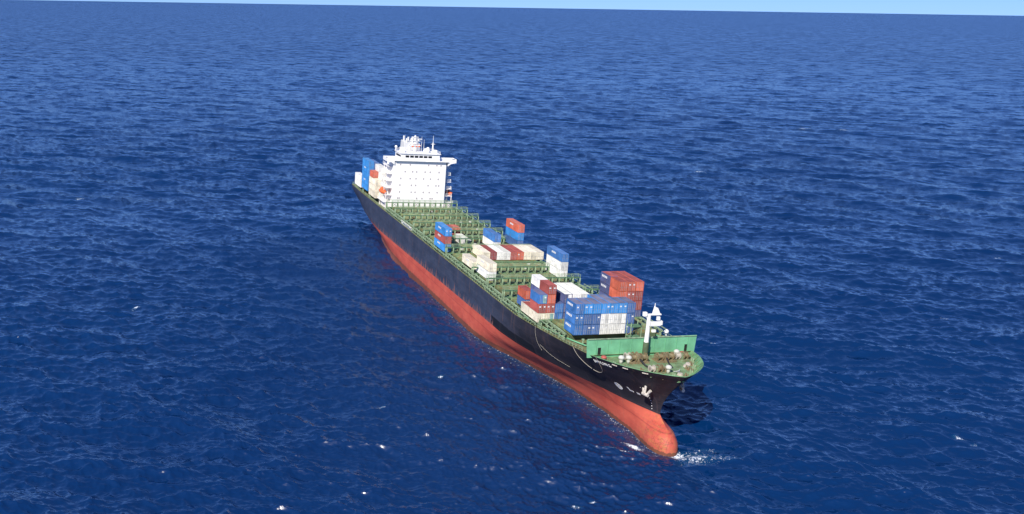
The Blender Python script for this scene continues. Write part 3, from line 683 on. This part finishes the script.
# ------------------------------------------------------------------ containers
CW, GAP = 2.438, 2.48
cache = {}
def corr(L, H, n, d=.045):
    """corrugated wall in the xz plane, outward -y"""
    m_ = MB(); prof = []
    for k in range(n):
        x0 = -L/2 + k*L/n; s = L/n
        prof += [(x0, 0), (x0+s*.3, 0), (x0+s*.5, d), (x0+s*.8, d)]
    prof.append((L/2, 0))
    vs_ = [(x, y, z) for z in (0, H) for x, y in prof]; n_ = len(prof)
    m_.add(vs_, [(i, i+1, n_+i+1, n_+i) for i in range(n_-1)]); return m_
def cmeshes(L, H, color, roof):
    key = (L, H, color, roof)
    if key in cache: return cache[key]
    mt = MAT['box_'+color]; mr = MAT['roof_'+roof]; D = {}
    f = MB(); a = .16
    for sx in (-1, 1):
        for sy in (-1, 1): f.box(sx*L/2 - (a if sx > 0 else 0), sx*L/2 + (0 if sx > 0 else a), sy*CW/2-(a if sy > 0 else 0), sy*CW/2+(0 if sy > 0 else a), 0, H)
    for sy in (-1, 1):
        for z0, z1 in ((0.02, .16), (H-.12, H-.01)): f.box(-L/2+a, L/2-a, sy*CW/2-(.1 if sy > 0 else 0), sy*CW/2+(0 if sy > 0 else .1), z0, z1)
    for sx in (-1, 1):
        for z0, z1 in ((0.02, .15), (H-.12, H-.01)): f.box(sx*L/2-(.1 if sx > 0 else 0), sx*L/2+(0 if sx > 0 else .1), -CW/2+a, CW/2-a, z0, z1)
    D['frame'] = f.mesh('frame', mt)
    s_ = corr(L-.3, H-.26, 22 if L > 8 else 11); s_.v = [(v[0], v[1]-CW/2+.02, v[2]+.15) for v in s_.v]; D['side_panel'] = s_.mesh('side_panel', mt)
    s_ = corr(L-.3, H-.26, 22 if L > 8 else 11); s_.v = [(v[0], -v[1]+CW/2-.02, v[2]+.15) for v in s_.v]; D['side_panel_b'] = s_.mesh('side_panel', mt)
    rf = MB(); n = 20 if L > 8 else 10; prof = []
    for k in range(n):
        x0 = -L/2+.1 + k*(L-.2)/n; q = (L-.2)/n; prof += [(x0, 0), (x0+q*.35, 0), (x0+q*.5, -.03), (x0+q*.85, -.03)]
    prof.append((L/2-.1, 0)); n_ = len(prof)
    rf.add([(x, y, H-.03+z) for y in (-CW/2+.1, CW/2-.1) for x, z in prof], [(i, i+1, n_+i+1, n_+i) for i in range(n_-1)])
    D['roof_panel'] = rf.mesh('roof_panel', mr)
    D['door'] = MB().box(-.05, 0, .012, CW/2-a-.01, .17, H-.14).mesh('door', mt)
    bar = MB()
    for y in (.3, .8): bar.tube((.03, y, .12), (.03, y, H-.12), .035, n=5)
    for y in (.3, .8): bar.box(.03, .06, y-.05, y+.3, H*.42, H*.42+.06)
    D['lock_bar'] = bar.mesh('lock_bar', MAT['lock_bar'])
    D['front_wall'] = MB().box(0, .04, -CW/2+a, CW/2-a, .15, H-.12).mesh('front_wall', mt)
    D['floor'] = MB().box(-L/2+.1, L/2-.1, -CW/2+.1, CW/2-.1, .03, .14).mesh('floor', MAT['black_paint'])
    cache[key] = D; return D
MK = {}
markm = MB().box(0, .62, -.012, .0, 0, .6).mesh('side_marking', MAT['logo_white'])
placard = MB().box(0, .015, -.25, .25, 0, .35).mesh('placard', MAT['logo_white'])
GRP = {}
def container(xf, y0, z, color, label, L=12.19, H=2.6, roof=None, aft=None, mark=False, group=None, stick=0, doors=None):
    """xf: x of the bow-facing end, y0: starboard edge, z: underside"""
    D = cmeshes(L, H, color, roof or color)
    t = thing('shipping_container', label, 'container', world_at(xf - L/2, y0 + CW/2, z), group or 'shipping containers stacked on the ship')
    part('frame', D['frame'], t); part('side_panel', D['side_panel'], t); part('side_panel', D['side_panel_b'], t); part('roof_panel', D['roof_panel'], t); part('floor', D['floor'], t)
    for s in (1, -1):
        o = part('door', cmeshes(L, H, doors, doors)['door'] if doors and s > 0 else D['door'], t, (L/2-.02, 0, 0)); o.scale.y = s
        part('lock_bar', D['lock_bar'], o)
        if stick and (stick & (1 if s > 0 else 2)): part('placard', placard, o, (.01, .68, H*.62))
    part('front_wall', D['front_wall'], t, (-L/2+.02, 0, 0))
    if mark:
        for k in range(4): part('side_marking', markm, t, (-2.2+k*.85, -CW/2-.005, H*.55))
    return t
def row(i): return -16.1 + .03 + i*GAP
ORD = ['bottom', 'second', 'third', 'fourth', 'fifth']
T = 2.75
def stack(xf, y0, z0, specs, L=12.19, t=T, **k):
    for i, s in enumerate(specs):
        col, label = s[0], s[1]; kw = dict(k); kw.update(s[2] if len(s) > 2 else {})
        container(xf, y0, z0 + i*t, col, label, L=kw.pop('L', L), H=t-.05, **kw)
X20 = 6.06
# --- after deck, seen left of the white house
G = 'containers on the after deck'
stack(21.7, row(0), 17.6, [('white', 'white container at the very stern, lower of the pair at the near rail', dict(roof='white')), ('white', 'white container at the very stern, upper of the pair at the near rail', dict(roof='roof' if 0 else 'white'))], group=G)
N5 = ['lowest', 'second from bottom', 'middle', 'second from top', 'topmost']
stack(36.2, row(0), 18.4, [('sky', f'bright blue container, {N5[i]} of the five-high stack at the near stern rail', dict(mark=(i in (1, 3)))) for i in range(5)], group=G)
stack(36.2, row(1), 17.8, [('deepblue', f'dark blue container, {N5[i]} of the stack inboard of the bright blue one') for i in range(5)], group=G)
stack(51.2, row(0), 17.8, [('cream', 'cream container nearest the stern house, bottom of its stack under the orange-red one'), ('cream', 'cream container in the middle of the near stack abaft the white house'), ('cream', 'cream container directly under the short orange-red one abaft the white house')], group=G)
stack(45.6, row(0), 17.8+3*T, [('orange', 'short orange-red container on top of the cream stack abaft the white house')], L=X20, group=G)
stack(51.2, row(1), 17.8, [('white', f'off-white container, {N5[i]} of the tall stack between cream stack and funnel') for i in range(5)], group=G)
# --- midships
G = 'containers on the middle of the deck'
Z0 = 18.02
stack(156.0, row(0), Z0-.15, [('sky', 'blue container at the bottom of the lone blue-red-blue near rail stack', dict(mark=True)), ('red', 'red container between two blue ones in the lone stack on the near rail', dict(mark=True)), ('sky', 'blue container on top of the lone blue-red-blue stack on the near rail', dict(mark=True, stick=3))], group=G)
stack(128.2, row(4), Z0, [('red', 'short faded red container low on the aft hatches, nearer of two side by side')], L=X20, group=G)
stack(128.2, row(5), Z0, [('orange', 'short faded red container low on the aft hatches, farther of two side by side')], L=X20, group=G)
stack(141.2, row(5)+.4, 15.95, [('white', 'white container sunk in the open hatch beyond the two low red ones', dict(roof='bright'))], group=G)
stack(155.5, row(7)+1.2, Z0+.4, [('white', 'white container under a blue one behind the long cross row'), ('blue', 'blue container on a white one behind the long cross row amidships', dict(roof='blue'))], group=G)
stack(154.5, row(11)+.4, Z0+.7, [('deepblue', 'blue container at the bottom of the red-topped stack on the far rail'), ('sky', 'blue container directly under the red one on the far rail', dict(roof='blue')), ('orange', 'bright red container topping a blue stack on the far rail', dict(mark=True))], t=2.9, group=G)
R9 = [('cream', 'cream container at the near end of the cross row of nine amidships'), ('maroon', 'maroon container second from the near end of the cross row amidships', dict(roof='rusty')),
      ('white', 'nearer of two white-roofed containers side by side in the cross row amidships', dict(roof='bright')), ('white', 'farther of two white-roofed containers side by side in the cross row amidships', dict(roof='bright')),
      ('red', 'nearer of two red containers side by side in the cross row amidships', dict(roof='rusty')), ('orange', 'farther of two red containers side by side in the cross row amidships', dict(roof='rusty', stick=2)),
      ('cream', 'cream container beside the red pair in the cross row amidships', dict(roof='cream')), ('cream', 'middle of the three cream containers at the far end of the cross row', dict(roof='cream')), ('cream', 'cream container at the far end of the cross row next to the rail', dict(roof='cream'))]
for i, s in enumerate(R9): stack(168.9, row(4+i), Z0, [s], group='cross row of containers amidships')
stack(184.0, row(0)+1.4, Z0+.3, [('cream', 'single cream container on the near rail abaft the two-high cream stack', dict(mark=True))], group=G)
stack(196.0, row(1)-.2, Z0, [('white', 'white container with a dark mark under a cream one on the near rail', dict(mark=True)), ('cream', 'cream container on top of a white one on the near rail amidships', dict(mark=True, roof='cream'))], group=G)
stack(195.0, row(11)-.1, Z0, [('white', 'white container at the bottom of the blue-topped stack on the far rail', dict(mark=True)), ('white', 'white container directly under the blue one on the far rail', dict(mark=True)), ('blue', 'blue container topping two white ones on the far rail', dict(mark=True, roof='blue'))], group=G)
# --- forward cluster on the near side
G = 'forward cluster of mixed containers'
ZF = Z0 + .25
stack(227.5, row(0)+2.0, ZF-.2, [('deepblue', 'short slate-blue container under the orange-red one at the cluster aft end', dict(roof='slate')), ('orange', 'short orange-red container on a slate-blue one at the cluster aft end', dict(roof='rusty'))], L=X20, t=2.6, group=G)
stack(235.7, row(0), ZF, [('cream', 'aft one of two short cream containers in line on the near rail', dict(roof='rusty'))], L=X20, t=2.6, group=G)
stack(241.8, row(0), ZF, [('cream', 'forward one of two short cream containers in line on the near rail', dict(roof='rusty')), ('red', 'short red container on the forward cream one at the near rail', dict(roof='rusty', stick=3)), ('blue', 'short blue container with pale cyan doors on top of red ones', dict(roof='slate', doors='teal', stick=1))], L=X20, t=2.6, group=G)
stack(235.7, row(1), ZF, [('maroon', 'short maroon container at the foot of the white-topped stack'), ('slate', 'short slate container second in the white-topped stack'), ('slate', 'short slate container directly under the white top one', dict(roof='slate')), ('white', 'short white container, highest one at the aft side of the cluster')], L=X20, t=2.6, group=G)
stack(241.8, row(1), ZF, [('cream', 'cream-fronted container with pale green door beside the two blue ones', dict(doors='teal')), ('red', 'short red container next to the blue one in the cluster front', dict(stick=3)), ('orange', 'short orange container under the red top one in the forward cluster'), ('red', 'short red container with white lettering, highest in the forward cluster', dict(roof='rusty', stick=3))], L=X20, t=2.6, group=G)
stack(241.8, row(2), ZF, [('blue', 'lower of two blue containers beside the dark gap'), ('blue', 'upper of two blue containers beside the dark gap', dict(roof='slate'))], t=2.6, group=G)
# --- white roofed stacks behind the big blue block
G = 'stacks between the forward cluster and the big blue block'
stack(241.8, row(3)-.0, Z0+.3, [('slate', 'slate container at the foot of the white-roofed stack beside the blue block'), ('slate', 'slate container in the middle of the white-roofed stack beside the blue block'), ('slate', 'slate-sided container with white roof, nearest of three white roofs behind the blue block', dict(roof='bright', doors='white'))], t=2.6, group=G)
stack(241.8, row(4)+.0, Z0+.3, [('white', 'white container at the foot of the middle white-roofed stack behind the blue block'), ('white', 'white container in the middle of the middle white-roofed stack behind the blue block'), ('white', 'white container with rust-stained roof, middle one of three behind the blue block', dict(roof='bright'))], t=2.6, group=G)
stack(241.8, row(5)+.1, Z0+.3, [('white', 'white container at the foot of the farthest white-roofed stack'), ('slate', 'slate container in the middle of the farthest white-roofed stack'), ('white', 'farthest of three white-roofed containers behind the blue block', dict(roof='bright'))], t=2.6, group=G)
# --- the big block forward of everything
G = 'big blue block of containers behind the breakwater'
pos = ['nearest the camera side', 'second from the near side', 'third from the near side', 'middle', 'third from the far side', 'second from the far side', 'at the far end']
tier = ['bottom', 'middle', 'top']
grid = [['blue', 'deepblue', 'deepblue', 'white', 'white', 'white', 'deepblue'],
        ['blue', 'deepblue', 'deepblue', 'white', 'white', 'white', 'deepblue'],
        ['blue', 'sky', 'sky', 'sky', 'sky', 'sky', 'deepblue']]
say = dict(blue='blue', deepblue='dark blue', white='white', sky='light blue')
for j in range(7):
    for t_ in range(3):
        c_ = grid[t_][j]; LL = X20 if j not in (3, 4) else 9.12
        stack(258.2, -12.8 + j*2.455, 19.75 + t_*2.78, [(c_, f'{say[c_]} container, {tier[t_]} tier of the big blue block, column {pos[j]}', dict(roof='purple', mark=(j == 0), stick=[0, 1, 2, 3][(j*5+t_*3) % 4]))], L=LL, group=G)
# --- red stacks on the far rail
G = 'red stacks on the far rail'
hi = ['bottom', 'second', 'third', 'top']
for t_ in range(4):
    z = Z0 + .3 + t_*2.75
    a, b_ = ('slate', 'slate') if t_ < 2 else ('slate', 'orange')
    stack(235.6, 8.0, z, [('slate', f'short slate-blue container, {hi[t_]} tier, aft near corner of the red stacks', dict(mark=(t_ > 1), roof='rusty'))], L=X20, group=G)
    stack(241.8, 8.0, z, [(b_, f'short {"slate" if t_ < 2 else "orange-red"} container, {hi[t_]} tier, forward near corner of the red stacks', dict(roof='rusty'))], L=X20, group=G)
    stack(241.8, 10.5, z, [('maroon' if t_ < 2 else 'red' if t_ == 2 else 'orange', f'{"maroon" if t_ < 2 else "red"} container, {hi[t_]} tier of the middle column in the red stacks', dict(roof='rusty', stick=3))], group=G)
    stack(241.8, 13.0, z, [('slate' if t_ < 1 else 'red' if t_ < 3 else 'orange', f'{"slate" if t_ < 1 else "red"} container, {hi[t_]} tier of the outer column in the red stacks', dict(roof='rusty'))], group=G)


# ------------------------------------------------------------------ sea
def fft_tile(n, size, kmin, kmax, peak, wind, spread, seed, hrms, fall=3.6):
    """random directional wave field on an n x n tile; heights, horizontal shifts"""
    r = np.random.default_rng(seed)
    k1 = np.fft.fftfreq(n, size/n)*2*np.pi; kx, ky = np.meshgrid(k1, k1, indexing='xy'); k = np.hypot(kx, ky); k[0, 0] = 1e9
    ang = np.arctan2(ky, kx) - wind
    S = np.where(k > 0, k**-fall, 0)*np.exp(-1.2*(peak/k)**2)*(np.abs(np.cos(ang/2))**spread*.96 + .04)
    S *= (k >= kmin)*(k < kmax)
    A = np.sqrt(S)*(r.normal(size=k.shape) + 1j*r.normal(size=k.shape))
    F = lambda B: np.real(np.fft.ifft2(B))
    h = F(A); s = hrms/h.std(); A *= s; h = h*s
    dx = F(-1j*kx/k*A); dy = F(-1j*ky/k*A)
    jx = F(kx*kx/k*A); jy = F(ky*ky/k*A)
    return (size, [a.astype(np.float32) for a in (h, dx, dy, jx + jy)])
def sample(tile, X, Y, rot):
    size, A = tile; c, s = math.cos(rot), math.sin(rot)
    u = (X*c + Y*s)/size; v = (-X*s + Y*c)/size; n = A[0].shape[0]
    u = (u % 1)*n; v = (v % 1)*n; i = u.astype(int); j = v.astype(int); fu = u-i; fv = v-j; i %= n; j %= n; i2 = (i+1) % n; j2 = (j+1) % n
    out = [a[j, i]*(1-fu)*(1-fv) + a[j, i2]*fu*(1-fv) + a[j2, i]*(1-fu)*fv + a[j2, i2]*fu*fv for a in A]
    h, dx, dy, J = out; return h, dx*c - dy*s, dx*s + dy*c, J
WIND = R(250)                    # direction the sea runs towards
long_ = fft_tile(512, 823., 2*math.pi/200, 2*math.pi/15, 2*math.pi/48, 0, 20, 3, .50)
mid_ = fft_tile(1024, 457., 2*math.pi/15, 2*math.pi/2.4, 2*math.pi/10, 0, 30, 5, .225, 3.9)
cross_ = fft_tile(1024, 389., 2*math.pi/11, 2*math.pi/2.4, 2*math.pi/8, 0, 26, 9, .12, 4.0)
short_ = fft_tile(512, 131., 2*math.pi/2.4, 2*math.pi/.7, 2*math.pi/4, 0, 16, 8, .060, 3.4)
# polar sheet centred under the viewpoint, finer near than far
az_f = np.concatenate([np.linspace(-math.pi, R(-33), 40, endpoint=False), np.linspace(R(-33), R(33), 1180), np.linspace(R(33), math.pi, 40)[1:]])
inv = np.linspace(1/165., 1/9000., 770); rr = np.concatenate([[0.5, 20, 50, 90, 130], 1/inv, [12000, 18000, 30000, 60000, 120000, 300000]])
RR, AA = np.meshgrid(rr, az_f, indexing='ij')
XX = (RR*np.sin(AA)).astype(np.float64); YY = RR*np.cos(AA)
dr = np.gradient(rr)[:, None]*np.ones_like(AA)
def fade(l): return np.clip((l - dr)/(l*.6), 0, 1)
core = (np.abs(AA) < R(34)); 
def lump(X, Y, s, ph_): return .5 + .25*(np.sin(X/s+ph_+1.3*np.sin(Y/(s*1.7)+ph_)) + np.sin(Y/(s*.8)-ph_*2+1.1*np.sin(X/(s*1.3))))
gust = .75 + .5*lump(XX*.6+YY*.3, YY-XX*.25, 95., 1.2)*lump(XX, YY*1.3, 260., 4.)**.5
# ship-local coordinates, for the quiet lee under the near side and the foam
inv_s = np.array(SHIP.inverted()); LXs = inv_s[0,0]*XX + inv_s[0,1]*YY + inv_s[0,3] + DX; LYs = inv_s[1,0]*XX + inv_s[1,1]*YY + inv_s[1,3]
hw = np.interp(LXs, [9,22,40,60,78,196,208,224,238,252,262,275,285.5,289.6,291.2], [0,6.6,10,13,14.9,16.1,13.2,9.4,6.3,4.3,3.1,2.7,3.4,2.3,0])
dist = np.where((LXs > 5) & (LXs < 291.5), np.abs(LYs) - hw, np.hypot(np.minimum(np.abs(LXs-5), np.abs(LXs-293)), LYs))
lee = np.exp(-(np.maximum(-LYs-16, 0)/45.)**2)*(LYs < 0)*np.clip((LXs-20)/60, 0, 1)*np.clip((330-LXs)/60, 0, 1)
lost = np.zeros_like(XX)
H = np.zeros_like(XX); DXs = np.zeros_like(XX); DYs = np.zeros_like(XX); JJ = np.zeros_like(XX)
for tile, rot, lam, ch, g, lw, sv_ in ((long_, WIND-R(12), 110, 1.0, 1, .25, .002), (mid_, WIND+R(14), 48., .7, gust, .2, .030), (cross_, WIND-R(24), 42., .6, gust, .2, .018), (short_, WIND-R(4), 5.0, .6, gust, -1.0, .030)):
    h, dx_, dy_, J = sample(tile, XX, YY, rot); f_ = fade(lam)*core*g*(1-lw*lee)
    lost += sv_*(1-np.clip(f_/np.maximum(g*(1-lw*lee), 1e-3), 0, 1)**2)
    H += h*f_; DXs += ch*dx_*f_; DYs += ch*dy_*f_; JJ += ch*J*f_
near = np.clip(dist/3, 0, 1)
H *= .35 + .65*near
vx = (XX - DXs).astype(np.float32); vy = (YY - DYs).astype(np.float32)
# foam amounts
print('JJ', np.percentile(JJ[:500], [50, 95, 99, 99.8, 99.98])); j1, j2 = np.percentile(JJ[(RR < 900)*core], [99.999, 99.99])
foam = np.clip((JJ - j1)*2.0+.15, 0, 1)*(JJ > j1)*.75*(RR < 1500)
foam = np.maximum(foam, np.clip((JJ-j2)*1.0, 0, .36)*(RR < 900))
side = np.exp(-np.maximum(dist, 0)/1.3)*(LYs < 6)*np.clip((LXs-120)/100, 0, 1)*(LXs < 294)*.50
side2 = np.exp(-np.maximum(dist, 0)/9.)*(LYs < 0)*np.clip((LXs-80)/60, 0, 1)*(LXs < 290)*.46
def blob(cx_, cy_, rx, ry, amt, rot=0.):
    a = (XX-cx_)*math.cos(rot)+(YY-cy_)*math.sin(rot); b_ = -(XX-cx_)*math.sin(rot)+(YY-cy_)*math.cos(rot)
    return amt*np.exp(-((a/rx)**2+(b_/ry)**2))
foam = np.maximum.reduce([foam, side, side2, blob(43.5, 215.8, 6.0, 4.6, .72), blob(50, 216.0, 6.5, 3.4, .52), blob(42, 213., 4, 2.4, .5), blob(39.8, 217.6, 2.8, 2.0, .95), blob(30.0, 222.3, 4.0, 1.0, .95, -.75), blob(26., 219., 4.5, .8, .7, -.2), blob(47, 221, 6, .8, .55)])
for (a, b_, s) in ((111.3, 228.8, 1.2), (113.2, 225.5, .8), (-84.8, 209.5, .8), (-34, 243, .7), (14.5, 194, .9), (18.0, 195.5, .6), (210, 420, 1.6), (-130, 330, 1.1), (150, 330, 1.0), (64, 300, .9), (-20, 268, .8), (-230, 520, 2.2), (260, 900, 6), (290, 880, 5), (120, 640, 3)):
    foam = np.maximum(foam, blob(a, b_, s*1.9, s*1.0, .74, (a*.37) % 1.2 - .6))
me = bpy.data.meshes.new('sea')
nr, nc = XX.shape
me.vertices.add(nr*nc)
me.vertices.foreach_set('co', np.stack([vx, vy, H.astype(np.float32)], -1).ravel())
ii = (np.arange(nr-1)[:, None]*nc + np.arange(nc-1)[None, :]).ravel()
q = np.stack([ii, ii+nc, ii+nc+1, ii+1], -1).astype(np.int32)[:, ::-1]
me.loops.add(q.size); me.polygons.add(len(q))
me.loops.foreach_set('vertex_index', np.ascontiguousarray(q).ravel())
me.polygons.foreach_set('loop_start', np.arange(0, q.size, 4, dtype=np.int32)); 
me.polygons.foreach_set('use_smooth', np.ones(len(q), dtype=bool))
me.update(calc_edges=True)
ra = me.attributes.new('ripple', 'FLOAT', 'POINT'); ra.data.foreach_set('value', np.sqrt(np.sqrt(.0001 + .05*lost + .022*lee*(LYs < 5))).astype(np.float32).ravel())
sa = me.attributes.new('slope', 'FLOAT', 'POINT'); sa.data.foreach_set('value', (.55 + 2.5*np.sqrt(np.clip(lost/.08, 0, 1))).astype(np.float32).ravel())
at = me.attributes.new('foam', 'FLOAT', 'POINT'); at.data.foreach_set('value', foam.astype(np.float32).ravel())
if me.polygons[nc*100].normal.z < 0: me.flip_normals()
sea = bpy.data.objects.new('sea', me); COL.objects.link(sea); sea['kind'] = 'structure'; sea['label'] = 'deep blue open sea with wind waves reaching the horizon'

m, nt, b = nodes('sea_water'); L_ = nt.links
geo = N(nt, 'ShaderNodeNewGeometry').outputs['Position']
fo = N(nt, 'ShaderNodeAttribute', attribute_name='foam').outputs['Fac']
big = noise(nt, geo, .004, 3, .5); 
deep = mix(nt, ramp(nt, big, .35, .65), (.0005, .0145, .066), (.0008, .0190, .080))
fn = noise(nt, geo, 1.1, 8, .72); fn2 = noise(nt, geo, 3.2, 4, .6)
fm_ = math_(nt, 'ADD', fo, math_(nt, 'MULTIPLY', math_(nt, 'SUBTRACT', math_(nt, 'ADD', math_(nt, 'MULTIPLY', fn, .55), math_(nt, 'MULTIPLY', fn2, .45)), .5), 3.4))
fgate = N(nt, 'ShaderNodeMapRange'); fgate.inputs[1].default_value = .06; fgate.inputs[2].default_value = .22; L_.new(fo, fgate.inputs[0])
fmask = math_(nt, 'MULTIPLY', ramp(nt, fm_, .62, .95), fgate.outputs[0])
# aerated water around the bulb
aer = ramp(nt, fo, .25, .9)
deep = mix(nt, math_(nt, 'MULTIPLY', aer, .35), deep, (.02, .13, .22))
c = mix(nt, fmask, deep, (.72, .76, .80))
L_.new(c, b.inputs['Base Color'])
b.inputs['IOR'].default_value = 1.70; b.inputs['Specular IOR Level'].default_value = .5
rg = N(nt, 'ShaderNodeMapRange'); L_.new(N(nt, 'ShaderNodeAttribute', attribute_name='ripple').outputs['Fac'], rg.inputs[3]); rg.inputs[4].default_value = .7; L_.new(fmask, rg.inputs[0]); L_.new(rg.outputs[0], b.inputs['Roughness'])
# fine ripples, stretched across the wind
vr = N(nt, 'ShaderNodeVectorRotate', rotation_type='Z_AXIS'); vr.inputs['Angle'].default_value = -WIND; L_.new(geo, vr.inputs['Vector'])
rp = noise(nt, vr.outputs[0], .9, 2, .45, (1.0, .38, 1)); rp2 = noise(nt, vr.outputs[0], .20, 3, .5, (1.0, .35, 1))
b1 = N(nt, 'ShaderNodeBump'); b1.inputs['Strength'].default_value = 1; b1.inputs['Distance'].default_value = .14; L_.new(rp, b1.inputs['Height'])
b2 = N(nt, 'ShaderNodeBump'); b2.inputs['Strength'].default_value = 1; b2.inputs['Distance'].default_value = .5; L_.new(rp2, b2.inputs['Height']); L_.new(b1.outputs[0], b2.inputs['Normal'])
# slopes too small or too far off for the mesh: tilt the normal directly by a wave-like vector noise
nzn = N(nt, 'ShaderNodeTexNoise'); nzn.inputs['Scale'].default_value = .085; nzn.inputs['Detail'].default_value = 6; nzn.inputs['Roughness'].default_value = .72
mpz = N(nt, 'ShaderNodeMapping'); mpz.inputs['Scale'].default_value = (1., .4, 1.); L_.new(vr.outputs[0], mpz.inputs[0]); L_.new(mpz.outputs[0], nzn.inputs['Vector'])
sb = N(nt, 'ShaderNodeVectorMath', operation='SUBTRACT'); L_.new(nzn.outputs['Color'], sb.inputs[0]); sb.inputs[1].default_value = (.5, .5, .5)
m2 = N(nt, 'ShaderNodeVectorMath', operation='MULTIPLY'); L_.new(sb.outputs[0], m2.inputs[0]); m2.inputs[1].default_value = (1., 1., 0.)
kk = N(nt, 'ShaderNodeAttribute', attribute_name='slope').outputs['Fac']
m3 = N(nt, 'ShaderNodeVectorMath', operation='SCALE'); L_.new(m2.outputs[0], m3.inputs[0]); L_.new(kk, m3.inputs['Scale'])
ad = N(nt, 'ShaderNodeVectorMath', operation='ADD'); L_.new(b2.outputs[0], ad.inputs[0]); L_.new(m3.outputs[0], ad.inputs[1])
nm = N(nt, 'ShaderNodeVectorMath', operation='NORMALIZE'); L_.new(ad.outputs[0], nm.inputs[0]); L_.new(nm.outputs[0], b.inputs['Normal'])
me.materials.append(m)
